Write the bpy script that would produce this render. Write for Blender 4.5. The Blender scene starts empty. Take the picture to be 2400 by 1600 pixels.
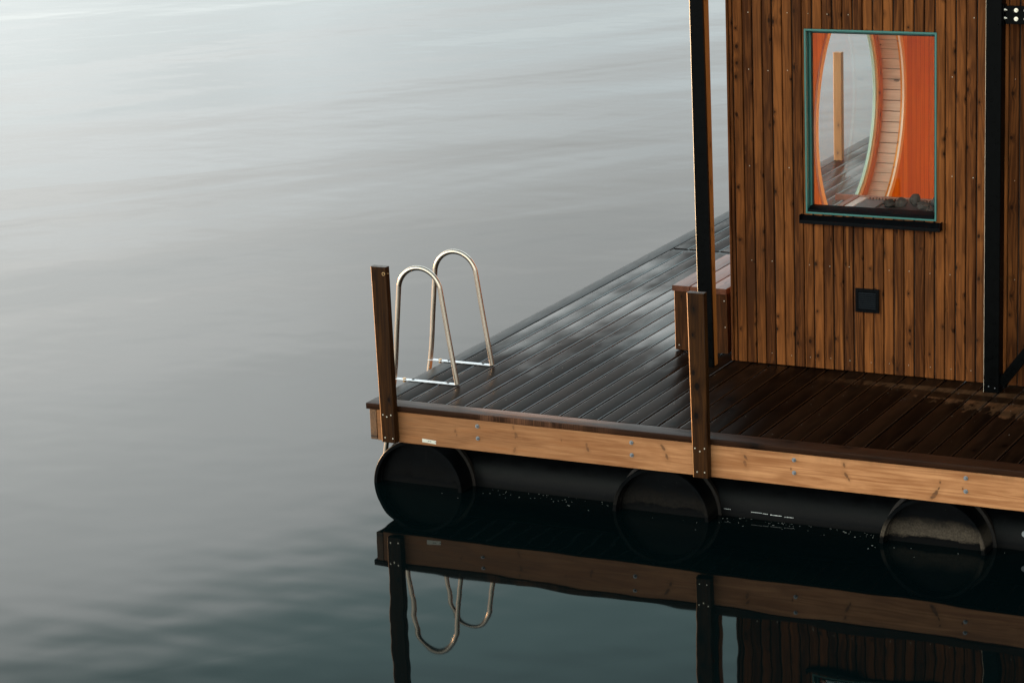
import bpy, bmesh, math, random
from mathutils import Matrix, Vector
random.seed(7)
S = bpy.context.scene
COL = S.collection
R = math.radians

# ------------------------------------------------------------------ helpers
def tag(o, label=None, cat=None, group=None, kind=None):
    for k, v in (('label', label), ('category', cat), ('group', group), ('kind', kind)):
        if v: o[k] = v
    return o

def empty(name, loc=(0, 0, 0)):
    o = bpy.data.objects.new(name, None); COL.objects.link(o)
    o.location = loc; o.empty_display_size = .1
    return o

class MB:
    """collects faces, then links them as one mesh object"""
    def __init__(s): s.bm = bmesh.new(); s.mi = 0
    def face(s, vs, mi=None):
        try: f = s.bm.faces.new(vs)
        except ValueError: return
        f.material_index = s.mi if mi is None else mi
        return f
    def box(s, x0, x1, y0, y1, z0, z1):
        v = [s.bm.verts.new((x, y, z)) for x in (x0, x1) for y in (y0, y1) for z in (z0, z1)]
        for q in ((0, 1, 3, 2), (4, 6, 7, 5), (0, 4, 5, 1), (2, 3, 7, 6), (0, 2, 6, 4), (1, 5, 7, 3)):
            s.face([v[i] for i in q])
        return s
    def hexa(s, pts):   # bottom 4 then top 4, same order
        v = [s.bm.verts.new(p) for p in pts]
        for q in ((3, 2, 1, 0), (4, 5, 6, 7), (0, 1, 5, 4), (1, 2, 6, 5), (2, 3, 7, 6), (3, 0, 4, 7)):
            s.face([v[i] for i in q])
        return s
    def prism(s, prof, f0, f1, steps=1):
        """prof: closed 2-D outline; f0/f1 map (u,v)->xyz at both ends"""
        rings = []
        for k in range(steps + 1):
            t = k / steps
            rings.append([s.bm.verts.new(Vector(f0(*p)).lerp(Vector(f1(*p)), t)) for p in prof])
        n = len(prof)
        for a, b in zip(rings, rings[1:]):
            for i in range(n): s.face([a[i], a[(i + 1) % n], b[(i + 1) % n], b[i]])
        s.face(rings[0][::-1]); s.face(rings[-1])
        return s
    def tube(s, pts, r, seg=16):
        pts = [Vector(p) for p in pts]; rings = []; up = None
        for i, p in enumerate(pts):
            d = (pts[min(i + 1, len(pts) - 1)] - pts[max(i - 1, 0)]).normalized()
            if up is None: up = d.orthogonal().normalized()
            up = (up - d * up.dot(d)).normalized(); w = d.cross(up)
            rings.append([s.bm.verts.new(p + r * (math.cos(a) * up + math.sin(a) * w))
                          for a in (2 * math.pi * k / seg for k in range(seg))])
        for a, b in zip(rings, rings[1:]):
            for i in range(seg):
                f = s.face([a[i], a[(i + 1) % seg], b[(i + 1) % seg], b[i]])
                if f: f.smooth = True
        s.face(rings[0][::-1]); s.face(rings[-1])
        return s
    def revolve(s, prof, c, axis, seg=64, smooth=True):
        """prof: closed list of (along axis, radius); axis 'x','y','z'; c centre"""
        rings = []
        for k in range(seg):
            a = 2 * math.pi * k / seg; ca, sa = math.cos(a), math.sin(a)
            ring = []
            for h, r in prof:
                if axis == 'y': p = (c[0] + r * ca, c[1] + h, c[2] + r * sa)
                elif axis == 'x': p = (c[0] + h, c[1] + r * ca, c[2] + r * sa)
                else: p = (c[0] + r * ca, c[1] + r * sa, c[2] + h)
                ring.append(s.bm.verts.new(p))
            rings.append(ring)
        n = len(prof)
        for k in range(seg):
            a, b = rings[k], rings[(k + 1) % seg]
            for i in range(n):
                f = s.face([a[i], b[i], b[(i + 1) % n], a[(i + 1) % n]])
                if f: f.smooth = smooth
        return s
    def disc(s, c, r, axis, h, seg=64):
        """solid disc (short cylinder) from c along axis by h"""
        def P(a, t):
            ca, sa = r * math.cos(a), r * math.sin(a)
            return {'y': (c[0] + ca, c[1] + t, c[2] + sa), 'x': (c[0] + t, c[1] + ca, c[2] + sa),
                    'z': (c[0] + ca, c[1] + sa, c[2] + t)}[axis]
        A = [s.bm.verts.new(P(2 * math.pi * k / seg, 0)) for k in range(seg)]
        B = [s.bm.verts.new(P(2 * math.pi * k / seg, h)) for k in range(seg)]
        for i in range(seg):
            f = s.face([A[i], A[(i + 1) % seg], B[(i + 1) % seg], B[i]])
            if f: f.smooth = True
        s.face(A[::-1]); s.face(B)
        return s
    def build(s, name, mats, parent=None, bevel=0, seg=2):
        me = bpy.data.meshes.new(name)
        bmesh.ops.recalc_face_normals(s.bm, faces=s.bm.faces)
        s.bm.to_mesh(me); s.bm.free(); me.set_sharp_from_angle(angle=R(38))
        for m in (mats if isinstance(mats, (list, tuple)) else [mats]): me.materials.append(m)
        o = bpy.data.objects.new(name, me); COL.objects.link(o)
        if parent:
            o.parent = parent
            o.matrix_parent_inverse = Matrix.Translation(-Vector(parent.location))
        if bevel:
            b = o.modifiers.new('bevel', 'BEVEL'); b.width = bevel; b.segments = seg
            b.limit_method = 'ANGLE'; b.angle_limit = R(40)
        return o

def rounded(x0, x1, z0, z1, r, n=4, bottom=False):
    """outline, rounded at the two z1 corners (and z0 corners if bottom)"""
    p = []
    cs = [(x1 - r, z1 - r, 0), (x0 + r, z1 - r, 90)]
    cs += [(x0 + r, z0 + r, 180), (x1 - r, z0 + r, 270)] if bottom else []
    for cx, cz, a0 in cs:
        for k in range(n + 1):
            a = R(a0 + 90 * k / n); p.append((cx + r * math.cos(a), cz + r * math.sin(a)))
    if not bottom: p += [(x0, z0), (x1, z0)]
    return p

# ------------------------------------------------------------------ node shorthand
class NT:
    def __init__(s, tree): s.t = tree; s.n = tree.nodes; s.l = tree.links
    def put(s, sock, v):
        if hasattr(v, 'is_output') or isinstance(v, bpy.types.NodeSocket): s.l.new(v, sock)
        elif isinstance(v, (tuple, list)) and sock.type == 'RGBA' and len(v) == 3: sock.default_value = (*v, 1)
        else: sock.default_value = v
    def __call__(s, typ, out=0, props=None, **ins):
        nd = s.n.new(typ)
        for k, v in (props or {}).items(): setattr(nd, k, v)
        for k, v in ins.items():
            key = int(k[1:]) if k[0] == 'i' and k[1:].isdigit() else k.replace('_', ' ')
            s.put(nd.inputs[key], v)
        return nd.outputs[out]
    def m(s, op, a, b=0.0, c=0.0, clamp=False):
        nd = s.n.new('ShaderNodeMath'); nd.operation = op; nd.use_clamp = clamp
        for i, v in enumerate((a, b, c)): s.put(nd.inputs[i], v)
        return nd.outputs[0]
    def mix(s, f, a, b, mode='MIX'):
        nd = s.n.new('ShaderNodeMix'); nd.data_type = 'RGBA'; nd.blend_type = mode; nd.clamp_factor = True
        s.put(nd.inputs[0], f); s.put(nd.inputs[6], a); s.put(nd.inputs[7], b)
        return nd.outputs[2]
    def ramp(s, f, stops):
        nd = s.n.new('ShaderNodeValToRGB'); s.put(nd.inputs[0], f); e = nd.color_ramp.elements
        while len(e) > 1: e.remove(e[-1])
        for i, (p, c) in enumerate(stops):
            el = e[0] if i == 0 else e.new(p)
            el.position = p; el.color = (*c, 1) if isinstance(c, (tuple, list)) else (c, c, c, 1)
        return nd.outputs[0]
    def rng(s, v, a, b, c=0.0, d=1.0, smooth=False):
        nd = s.n.new('ShaderNodeMapRange'); nd.clamp = True
        if smooth: nd.interpolation_type = 'SMOOTHSTEP'
        for i, q in enumerate((v, a, b, c, d)): s.put(nd.inputs[i], q)
        return nd.outputs[0]
    def noise(s, vec, scale, detail=3, rough=.5, dist=0, out=0):
        nd = s.n.new('ShaderNodeTexNoise'); s.put(nd.inputs['Vector'], vec)
        nd.inputs['Scale'].default_value = scale; nd.inputs['Detail'].default_value = detail
        nd.inputs['Roughness'].default_value = rough; nd.inputs['Distortion'].default_value = dist
        return nd.outputs[out]
    def xyz(s, v): 
        nd = s.n.new('ShaderNodeSeparateXYZ'); s.put(nd.inputs[0], v); return nd.outputs
    def vec(s, x, y, z):
        nd = s.n.new('ShaderNodeCombineXYZ')
        for i, v in enumerate((x, y, z)): s.put(nd.inputs[i], v)
        return nd.outputs[0]
    def vmul(s, v, k):
        nd = s.n.new('ShaderNodeVectorMath'); nd.operation = 'MULTIPLY'; s.put(nd.inputs[0], v); nd.inputs[1].default_value = k
        return nd.outputs[0]
    def vadd(s, a, b):
        nd = s.n.new('ShaderNodeVectorMath'); nd.operation = 'ADD'; s.put(nd.inputs[0], a); s.put(nd.inputs[1], b)
        return nd.outputs[0]

def mat(name):
    m = bpy.data.materials.new(name); m.use_nodes = True
    g = NT(m.node_tree); b = m.node_tree.nodes['Principled BSDF']
    return m, g, b

def plain(name, col, rough=.5, metal=0.0, var=.15, scale=30, spec=.5, bump=0.0):
    m, g, b = mat(name)
    co = g('ShaderNodeTexCoord', 3)
    n = g.noise(co, scale, 4, .6)
    f = g.rng(n, .3, .7, 1 - var, 1 + var)
    c = g.mix(1.0, col, g.vec(f, f, f), 'MULTIPLY')
    g.put(b.inputs['Base Color'], c)
    g.put(b.inputs['Roughness'], g.rng(n, .3, .7, rough * .85, min(1, rough * 1.2)))
    b.inputs['Metallic'].default_value = metal
    b.inputs['Specular IOR Level'].default_value = spec
    if bump:
        g.put(b.inputs['Normal'], g('ShaderNodeBump', 0, Height=n, Strength=.6, Distance=bump))
    return m

def wood(name, dark, light, along='z', across='x', pitch=None, x0=0.0, rough=.5, knots=.5, knotcol=None,
         tint=.35, grain=1.0, extra=None, spec=.5, knot_len=.12, knot_w=15.7, bump=.0006, coat=0.0):
    """procedural timber. along = grain axis. pitch = board width along `across` (each board gets its own piece of the pattern)"""
    m, g, b = mat(name)
    co = g('ShaderNodeTexCoord', 3); X, Y, Z = g.xyz(co)
    A = {'x': X, 'y': Y, 'z': Z}; u = A[across]; w = A[along]
    v = A[[k for k in 'xyz' if k not in (along, across)][0]]
    rnd = g('ShaderNodeObjectInfo', 5)
    if pitch:
        bi = g.m('FLOOR', g.m('DIVIDE', g.m('SUBTRACT', u, x0), pitch))
        h = g('ShaderNodeTexWhiteNoise', 0, {'noise_dimensions': '1D'}, W=g.m('ADD', bi, rnd))
        h2 = g('ShaderNodeTexWhiteNoise', 0, {'noise_dimensions': '1D'}, W=g.m('ADD', g.m('ADD', bi, rnd), 77.7))
    else:
        h = rnd; h2 = g.m('FRACT', g.m('MULTIPLY', rnd, 7.13))
    off = g.m('MULTIPLY', h, 37.0); off2 = g.m('MULTIPLY', h2, 11.0)
    P = g.vec(g.m('ADD', u, off2), g.m('ADD', v, 0.0), g.m('ADD', w, off))      # (across, depth, along)
    # knots
    PX = g.xyz(P); kv = g.vec(g.m('MULTIPLY', PX[0], knot_w), g.m('MULTIPLY', PX[2], 1.0 / knot_len), 0.0)
    vor = g.n.new('ShaderNodeTexVoronoi'); vor.voronoi_dimensions = '2D'; g.put(vor.inputs['Vector'], kv); vor.inputs['Scale'].default_value = 1.0
    vor.inputs['Randomness'].default_value = .9
    kd0 = vor.outputs['Distance']; kc = g.xyz(vor.outputs['Color'])[0]
    wob = g.noise(g.vmul(P, (60, 60, 60)), 1.0, 2)
    kd = g.m('ADD', kd0, g.m('MULTIPLY', g.m('SUBTRACT', wob, .5), .12))
    on = g.m('LESS_THAN', kc, knots)
    size = g.rng(g.xyz(vor.outputs['Color'])[1], 0, 1, .09, .21)
    kn = g.m('MULTIPLY', g.rng(kd, g.m('MULTIPLY', size, .55), size, 1, 0, True), on)
    halo = g.m('MULTIPLY', g.rng(kd0, size, g.m('MULTIPLY', size, 3.2), 1, 0, True), on)
    # grain flowing round knots
    bend = g.m('MULTIPLY', halo, .010)
    Pg = g.vec(g.m('ADD', g.m('ADD', u, off2), bend), v, g.m('ADD', w, off))
    fine = g.noise(g.vmul(Pg, (260 * grain, 260 * grain, 5)), 1.0, 5, .65)
    low = g.noise(g.vmul(Pg, (16, 16, .9)), 1.0, 3, .5, .4)
    rings = g.m('SINE', g.m('MULTIPLY', low, 85.0 * grain))
    blot = g.noise(g.vmul(P, (9, 9, 2.2)), 1.0, 4, .6)
    t = g.m('ADD', g.m('MULTIPLY', fine, .55), g.m('MULTIPLY', g.m('MULTIPLY_ADD', rings, .5, .5), .28))
    t = g.m('ADD', t, g.m('MULTIPLY', g.m('SUBTRACT', blot, .5), .9))
    t = g.m('ADD', t, g.m('MULTIPLY', g.m('SUBTRACT', h2, .5), tint))
    c = g.mix(g.rng(t, .12, .85), dark, light)
    c = g.mix(g.m('MULTIPLY', halo, .45), c, tuple(x * .62 for x in dark))
    c = g.mix(g.m('MULTIPLY', kn, .93), c, knotcol or tuple(x * .25 for x in dark))
    rgh = g.rng(fine, .3, .7, rough * .8, min(1, rough * 1.25))
    hgt = g.m('SUBTRACT', fine, g.m('MULTIPLY', kn, .6))
    if extra: c, rgh, hgt = extra(g, co, c, rgh, hgt, b, bi if pitch else None)
    g.put(b.inputs['Base Color'], c); g.put(b.inputs['Roughness'], rgh)
    if not b.inputs['Specular IOR Level'].is_linked: b.inputs['Specular IOR Level'].default_value = spec
    if coat:
        b.inputs['Coat Weight'].default_value = coat; b.inputs['Coat Roughness'].default_value = .15
    g.put(b.inputs['Normal'], g('ShaderNodeBump', 0, Height=hgt, Strength=.7, Distance=bump))
    return m

# ------------------------------------------------------------------ measures (metres, water level z = 0)
H = 0.5207            # deck surface
HB = 0.2926           # underside of the rim board
G0 = 0.1103; PITCH = .125
YW = 1.587            # front of the cabin cladding
SX0 = 1.7700; SP = .06358   # cladding rib pitch

# ------------------------------------------------------------------ materials
def clad_extra(g, co, c, rgh, hgt, b, bi):
    X, Y, Z = g.xyz(co)
    # stain lapped unevenly: darker streaks and paler worn runs inside single ribs
    hh = g('ShaderNodeTexWhiteNoise', 0, {'noise_dimensions': '1D'}, W=g.m('ADD', bi, 3.3))
    st = g.noise(g.vec(g.m('MULTIPLY', X, 55.0), g.m('MULTIPLY', hh, 50.0), g.m('MULTIPLY', Z, 1.5)), 1.0, 3, .6)
    c = g.mix(g.rng(st, .58, .76, 0, .6, True), c, (.030, .012, .005))
    st2 = g.noise(g.vec(g.m('MULTIPLY', X, 34.0), g.m('MULTIPLY', hh, 90.0), g.m('MULTIPLY', Z, 1.1)), 1.0, 3, .6)
    c = g.mix(g.rng(st2, .58, .78, 0, .5, True), c, (.40, .14, .036))
    wt = g.noise(g.vec(g.m('MULTIPLY_ADD', hh, 3.0, g.m('MULTIPLY', X, 2.2)), 4.0, g.m('MULTIPLY', Z, 1.3)), 1.0, 3, .55)
    c = g.mix(g.rng(wt, .46, .70, 0, .5, True), c, (.055, .020, .008))
    return c, rgh, hgt

def deck_extra(g, co, c, rgh, hgt, b, bi):
    X, Y, Z = g.xyz(co)
    hh = g('ShaderNodeTexWhiteNoise', 0, {'noise_dimensions': '1D'}, W=g.m('ADD', bi, 9.1))
    # wet film: patchy, streaked along the boards
    wn = g.noise(g.vec(g.m('MULTIPLY', X, 1.7), g.m('MULTIPLY', Y, .75), 0.0), 1.0, 3, .55)
    wb = g.noise(g.vec(g.m('MULTIPLY', X, 6.0), g.m('MULTIPLY_ADD', hh, 40.0, g.m('MULTIPLY', Y, 1.5)), 0.0), 1.0, 5, .65)
    far = g.m('SUBTRACT', g.rng(Y, -.1, 2.3, -.34, .14), g.rng(Y, 2.6, 4.6, 0, .17))
    wet = g.m('ADD', g.m('ADD', g.m('MULTIPLY', wn, .78), g.m('MULTIPLY', wb, .32)), far)
    wet = g.rng(wet, .44, .86, 0, 1, True)
    # rounded, planed board edges hold a film of water
    fr = g.m('FRACT', g.m('DIVIDE', g.m('SUBTRACT', X, G0), PITCH))
    rim = g.rng(g.m('ABSOLUTE', g.m('SUBTRACT', fr, .5)), .408, .422, 0, 1)
    rgh = g.rng(wet, 0, 1, .34, .15)
    rgh = g.m('MULTIPLY_ADD', g.m('SUBTRACT', .20, rgh), rim, rgh)
    spc = g.m('MAXIMUM', g.m('MULTIPLY_ADD', g.m('POWER', wet, 1.3), .18, .008), g.m('MULTIPLY', rim, .95))
    # boards drying out near the wall: darker bands along the wall, then patches with a ragged edge
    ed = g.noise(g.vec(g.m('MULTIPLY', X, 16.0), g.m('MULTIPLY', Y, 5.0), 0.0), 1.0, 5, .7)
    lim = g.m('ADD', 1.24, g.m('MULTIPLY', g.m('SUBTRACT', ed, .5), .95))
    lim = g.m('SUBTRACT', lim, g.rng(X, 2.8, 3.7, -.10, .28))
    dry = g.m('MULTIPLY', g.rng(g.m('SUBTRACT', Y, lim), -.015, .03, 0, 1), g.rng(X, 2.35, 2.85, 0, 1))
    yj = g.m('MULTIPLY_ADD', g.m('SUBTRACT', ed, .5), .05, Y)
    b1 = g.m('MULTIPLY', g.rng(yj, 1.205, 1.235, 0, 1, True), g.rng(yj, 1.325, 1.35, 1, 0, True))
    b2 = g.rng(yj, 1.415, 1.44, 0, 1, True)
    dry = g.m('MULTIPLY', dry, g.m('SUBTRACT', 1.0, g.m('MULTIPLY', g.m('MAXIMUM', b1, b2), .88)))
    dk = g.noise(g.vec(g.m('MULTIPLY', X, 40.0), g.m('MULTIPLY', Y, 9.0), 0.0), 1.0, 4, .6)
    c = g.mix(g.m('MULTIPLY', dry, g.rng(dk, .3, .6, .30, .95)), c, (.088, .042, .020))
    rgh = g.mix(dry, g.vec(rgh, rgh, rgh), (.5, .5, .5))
    g.put(b.inputs['Specular IOR Level'], spc)
    # stray pale grains of dust
    sv = g.n.new('ShaderNodeTexVoronoi'); sv.voronoi_dimensions = '2D'; g.put(sv.inputs['Vector'], g.vec(X, Y, 0.0)); sv.inputs['Scale'].default_value = 8.0
    sc = g.xyz(sv.outputs['Color'])
    gr = g.m('MULTIPLY', g.m('LESS_THAN', sv.outputs['Distance'], g.rng(sc[1], 0, 1, .008, .022)), g.m('LESS_THAN', sc[0], .30))
    c = g.mix(gr, c, (.42, .38, .33))
    return c, g.xyz(rgh)[0], hgt

def cap_extra(g, co, c, rgh, hgt, b, bi):
    # scuffed stretch where the stain has worn to red-brown and frost-like specks sit on the edge
    X, Y, Z = g.xyz(co)
    n = g.m('MULTIPLY_ADD', g.noise(g.vec(g.m('MULTIPLY', X, 170.0), g.m('MULTIPLY', Y, 170.0), 0.0), 1.0, 3, .7), .45, g.m('MULTIPLY', g.noise(g.vec(g.m('MULTIPLY', X, 3.5), g.m('MULTIPLY', Y, 60.0), 0.0), 1.0, 4, .6), .55))
    run = g.m('MULTIPLY', g.rng(X, .55, .85, 0, 1, True), g.rng(X, 1.25, 1.75, 1, 0, True))
    inner = g.rng(Y, .045, .115, 0, 1)
    worn = g.m('MULTIPLY', g.rng(g.m('ADD', n, g.m('MULTIPLY', inner, .12)), .47, .58, 0, 1), run)
    c = g.mix(g.m('MULTIPLY', worn, .85), c, (.20, .085, .045))
    pale = g.m('MULTIPLY', g.m('MULTIPLY', inner, run), g.rng(n, .40, .60, 0, .8))
    c = g.mix(pale, c, (.48, .38, .34))
    return c, g.m('ADD', rgh, g.m('MULTIPLY', worn, .25), 0, True), hgt

def pine_extra(g, co, c, rgh, hgt, b, bi):
    # weathering: the end by the corner is damper and darker, drip marks below the cap
    X, Y, Z = g.xyz(co)
    n = g.noise(g.vec(g.m('MULTIPLY', X, 3.0), 0.0, g.m('MULTIPLY', Z, 9.0)), 1.0, 4, .6)
    damp = g.rng(g.m('ADD', X, g.m('MULTIPLY', g.m('SUBTRACT', n, .5), 1.3)), -.2, 2.9, .92, 0)
    wob = g.noise(g.vec(g.m('MULTIPLY', X, 45.0), 0.0, g.m('MULTIPLY', Z, 45.0)), 1.0, 3, .6)
    kk = None; hh = None
    for kx, kz, kr, sl in ((.60, .402, .010, 0), (.608, .380, .007, 0), (.99, .462, .009, .2), (1.005, .418, .013, .3), (1.0, .402, .006, 0), (.992, .325, .012, -.2),
                           (1.462, .402, .009, 0), (1.468, .378, .012, .2), (1.30, .415, .005, 0), (1.945, .437, .014, .7), (1.967, .385, .013, .2), (2.452, .430, .012, .5), (2.447, .395, .014, .2),
                           (3.035, .446, .010, .2), (3.047, .392, .013, .5), (3.062, .368, .007, .4), (3.552, .332, .020, -.6), (3.585, .408, .006, 0), (3.578, .372, .007, -.4),
                           (4.1, .40, .013, .2), (3.712, .385, .005, 0), (2.722, .392, .004, 0)):
        ddx = g.m('SUBTRACT', X, kx); ddz = g.m('SUBTRACT', Z, kz)
        ex = g.m('DIVIDE', g.m('MULTIPLY_ADD', ddz, sl, ddx), kr * .85); ez = g.m('DIVIDE', ddz, kr * 1.55)
        dd = g.m('SQRT', g.m('ADD', g.m('MULTIPLY', ex, ex), g.m('MULTIPLY', ez, ez)))
        dd = g.m('ADD', dd, g.m('MULTIPLY', g.m('SUBTRACT', wob, .5), 1.1))
        a1 = g.rng(dd, .55, 1.1, 1, 0, True); a2 = g.rng(dd, .8, 3.0, 1, 0, True)
        kk = a1 if kk is None else g.m('MAXIMUM', kk, a1); hh = a2 if hh is None else g.m('MAXIMUM', hh, a2)
    c = g.mix(g.m('MULTIPLY', hh, .38), c, (.30, .12, .040))
    c = g.mix(g.m('MULTIPLY', kk, .82), c, (.085, .034, .013))
    c = g.mix(damp, c, g.mix(g.rng(hgt, .35, .65), (.150, .060, .021), (.27, .115, .045)))
    sn = g.noise(g.vec(g.m('MULTIPLY', X, 2.1), 5.0, g.m('MULTIPLY', Z, 14.0)), 1.0, 5, .65)
    c = g.mix(g.rng(sn, .47, .68, 0, .62, True), c, (.34, .125, .040))
    dr = g.noise(g.vec(g.m('MULTIPLY', X, 22.0), 0.0, g.m('MULTIPLY', Z, 3.0)), 1.0, 3, .6)
    top = g.m('MULTIPLY', g.rng(Z, .43, .485, 0, 1, True), g.rng(dr, .4, .7, .15, .6))
    c = g.mix(top, c, (.30, .13, .05))
    return c, rgh, hgt

def panel_extra(g, co, c, rgh, hgt, b, bi):
    X, Y, Z = g.xyz(co)
    fr = g.m('FRACT', g.m('DIVIDE', Y, .095))
    groove = g.rng(g.m('ABSOLUTE', g.m('SUBTRACT', fr, .5)), .462, .480, 0, 1)
    c = g.mix(g.m('MULTIPLY', groove, .75), c, (.22, .06, .008))
    return c, rgh, g.m('SUBTRACT', hgt, g.m('MULTIPLY', groove, 3.0))

M = {}
M['clad'] = wood('stained_cladding_wood', (.056, .0165, .0045), (.252, .081, .0205), 'z', 'x', SP, SX0, rough=.55,
                 knots=.22, tint=.52, grain=.55, extra=clad_extra, spec=.07, knot_len=.085, bump=.001)
M['clad_side'] = wood('stained_side_cladding_wood', (.20, .075, .024), (.40, .16, .05), 'z', 'y', SP, 0, rough=.6, knots=.4, tint=.5, spec=.3)
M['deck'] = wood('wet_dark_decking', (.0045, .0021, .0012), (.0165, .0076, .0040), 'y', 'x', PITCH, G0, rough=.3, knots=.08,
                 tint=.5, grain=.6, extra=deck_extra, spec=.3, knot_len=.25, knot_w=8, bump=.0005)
M['cap'] = wood('dark_capping_wood', (.010, .0044, .0024), (.036, .0140, .0068), 'x', 'y', None, rough=.40, knots=.10, grain=.6,
                extra=cap_extra, spec=.07, knot_len=.2, knot_w=9)
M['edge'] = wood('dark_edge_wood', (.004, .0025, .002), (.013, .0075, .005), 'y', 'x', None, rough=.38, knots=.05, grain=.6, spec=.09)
M['pine'] = wood('pale_pine_rim_wood', (.33, .120, .039), (.73, .345, .150), 'x', 'z', None, rough=.55, knots=.0, knotcol=(.13, .050, .018),
                 tint=.1, grain=.42, extra=pine_extra, spec=.3)
M['endgrain'] = wood('brown_side_rim_wood', (.10, .045, .018), (.28, .13, .055), 'y', 'z', None, rough=.6, knots=.3)
M['post'] = wood('dark_stained_post_wood', (.012, .0046, .0016), (.064, .0235, .0064), 'z', 'x', None, rough=.36, knots=.30, grain=.6, tint=.2, spec=.10, knot_len=.14, knot_w=11)
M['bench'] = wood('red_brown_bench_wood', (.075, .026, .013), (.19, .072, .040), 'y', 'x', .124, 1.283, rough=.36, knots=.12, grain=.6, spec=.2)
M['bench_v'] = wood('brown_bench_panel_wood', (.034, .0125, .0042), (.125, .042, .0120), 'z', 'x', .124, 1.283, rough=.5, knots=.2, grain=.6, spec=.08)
M['panel'] = wood('orange_interior_boards', (.62, .225, .022), (.86, .40, .055), 'z', 'y', .095, 0, rough=.45, knots=.0, tint=.9, grain=.5, extra=panel_extra)
M['partition'] = wood('light_orange_partition_boards', (.90, .54, .17), (.94, .64, .25), 'z', 'y', .095, 0, rough=.5, knots=.0, tint=.3, grain=.5)
M['pale_plank'] = wood('pale_interior_planks', (.52, .38, .28), (.70, .55, .43), 'x', 'z', None, rough=.5, knots=.1, grain=.5)
M['trim'] = wood('pale_trim_wood', (.80, .66, .50), (.92, .82, .68), 'z', 'y', None, rough=.45, knots=.0)
M['orangetrim'] = wood('orange_trim_wood', (.45, .14, .035), (.62, .24, .07), 'z', 'y', None, rough=.45, knots=.2)
M['arris'] = plain('sun_glow_wood_edge', (.56, .25, .09), .45, 0, .25, 35, spec=.6)  # pale orange colour imitates low sun catching the left edges
M['steel_arris'] = plain('sun_glint_steel_edge', (.75, .68, .55), .5, .7, .25, 35)  # bright cream colour stands in for sun glint along left steel edges
M['batten'] = wood('orange_batten_wood', (.40, .135, .026), (.60, .225, .048), 'z', 'y', None, rough=.45, knots=.2)
M['farpost'] = wood('orange_far_post_wood', (.40, .17, .055), (.60, .30, .11), 'z', 'x', None, rough=.5, knots=.25)
M['steel'] = plain('black_painted_steel', (.0012, .0014, .0015), .30, 0, .25, 25, spec=.05, bump=.0002)
M['blackalu'] = plain('black_aluminium', (.0016, .002, .0027), .35, 0, .2, 40, spec=.07)
M['alu'] = plain('brushed_aluminium_tube', (.60, .51, .42), .27, 1, .015, 6)
M['flat_alu'] = plain('dull_aluminium_strip', (.72, .72, .74), .45, .7, .1, 60)
M['zinc'] = plain('zinc_plated_steel', (.30, .315, .335), .42, .6, .15, 120)
M['screw'] = plain('bright_screw_steel', (.85, .78, .66), .3, .8, .1, 80)
M['teal'] = plain('teal_painted_frame', (.046, .168, .148), .4, 0, .08, 20)
M['pale_green'] = plain('pale_green_frame', (.50, .68, .56), .4, 0, .05, 20)
M['louvre'] = plain('grey_black_louvre', (.0035, .0046, .006), .3, 0, .1, 40, spec=.22)
M['gasket'] = plain('black_rubber_gasket', (.008, .008, .008), .6)
M['sticker'] = plain('white_paper_label', (.72, .68, .58), .6, 0, .1, 90)
M['ink'] = plain('grey_print_ink', (.16, .15, .14), .6)
M['white'] = plain('white_print', (.75, .75, .74), .6)
M['slat'] = plain('pale_painted_slat', (.78, .77, .74), .5)
M['iron'] = plain('dark_heater_iron', (.030, .026, .024), .5, .3)
M['plate'] = plain('grey_heater_plate', (.075, .070, .068), .45, .3, .3, 40)
M['rail'] = plain('pink_brown_heater_wood', (.36, .19, .13), .5)
M['debris'] = plain('pale_floating_specks', (.36, .36, .33), .6)
M['rust'] = plain('brown_weathered_collar', (.009, .005, .003), .6, 0, .7, 22)
M['hook'] = plain('brass_hook', (.62, .38, .18), .35, .8)

def stone_mat():
    m, g, b = mat('dark_sauna_stone'); co = g('ShaderNodeTexCoord', 3)
    rnd = g('ShaderNodeObjectInfo', 5)
    n = g.noise(co, 45, 5, .65)
    c = g.mix(g.rng(n, .35, .65), (.010, .008, .007), (.045, .034, .028))
    c = g.mix(g.m('MULTIPLY', rnd, .35), c, (.075, .042, .024))
    g.put(b.inputs['Base Color'], c); b.inputs['Roughness'].default_value = .75
    g.put(b.inputs['Normal'], g('ShaderNodeBump', 0, Height=n, Strength=.8, Distance=.006))
    return m
M['stone'] = stone_mat()

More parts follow.
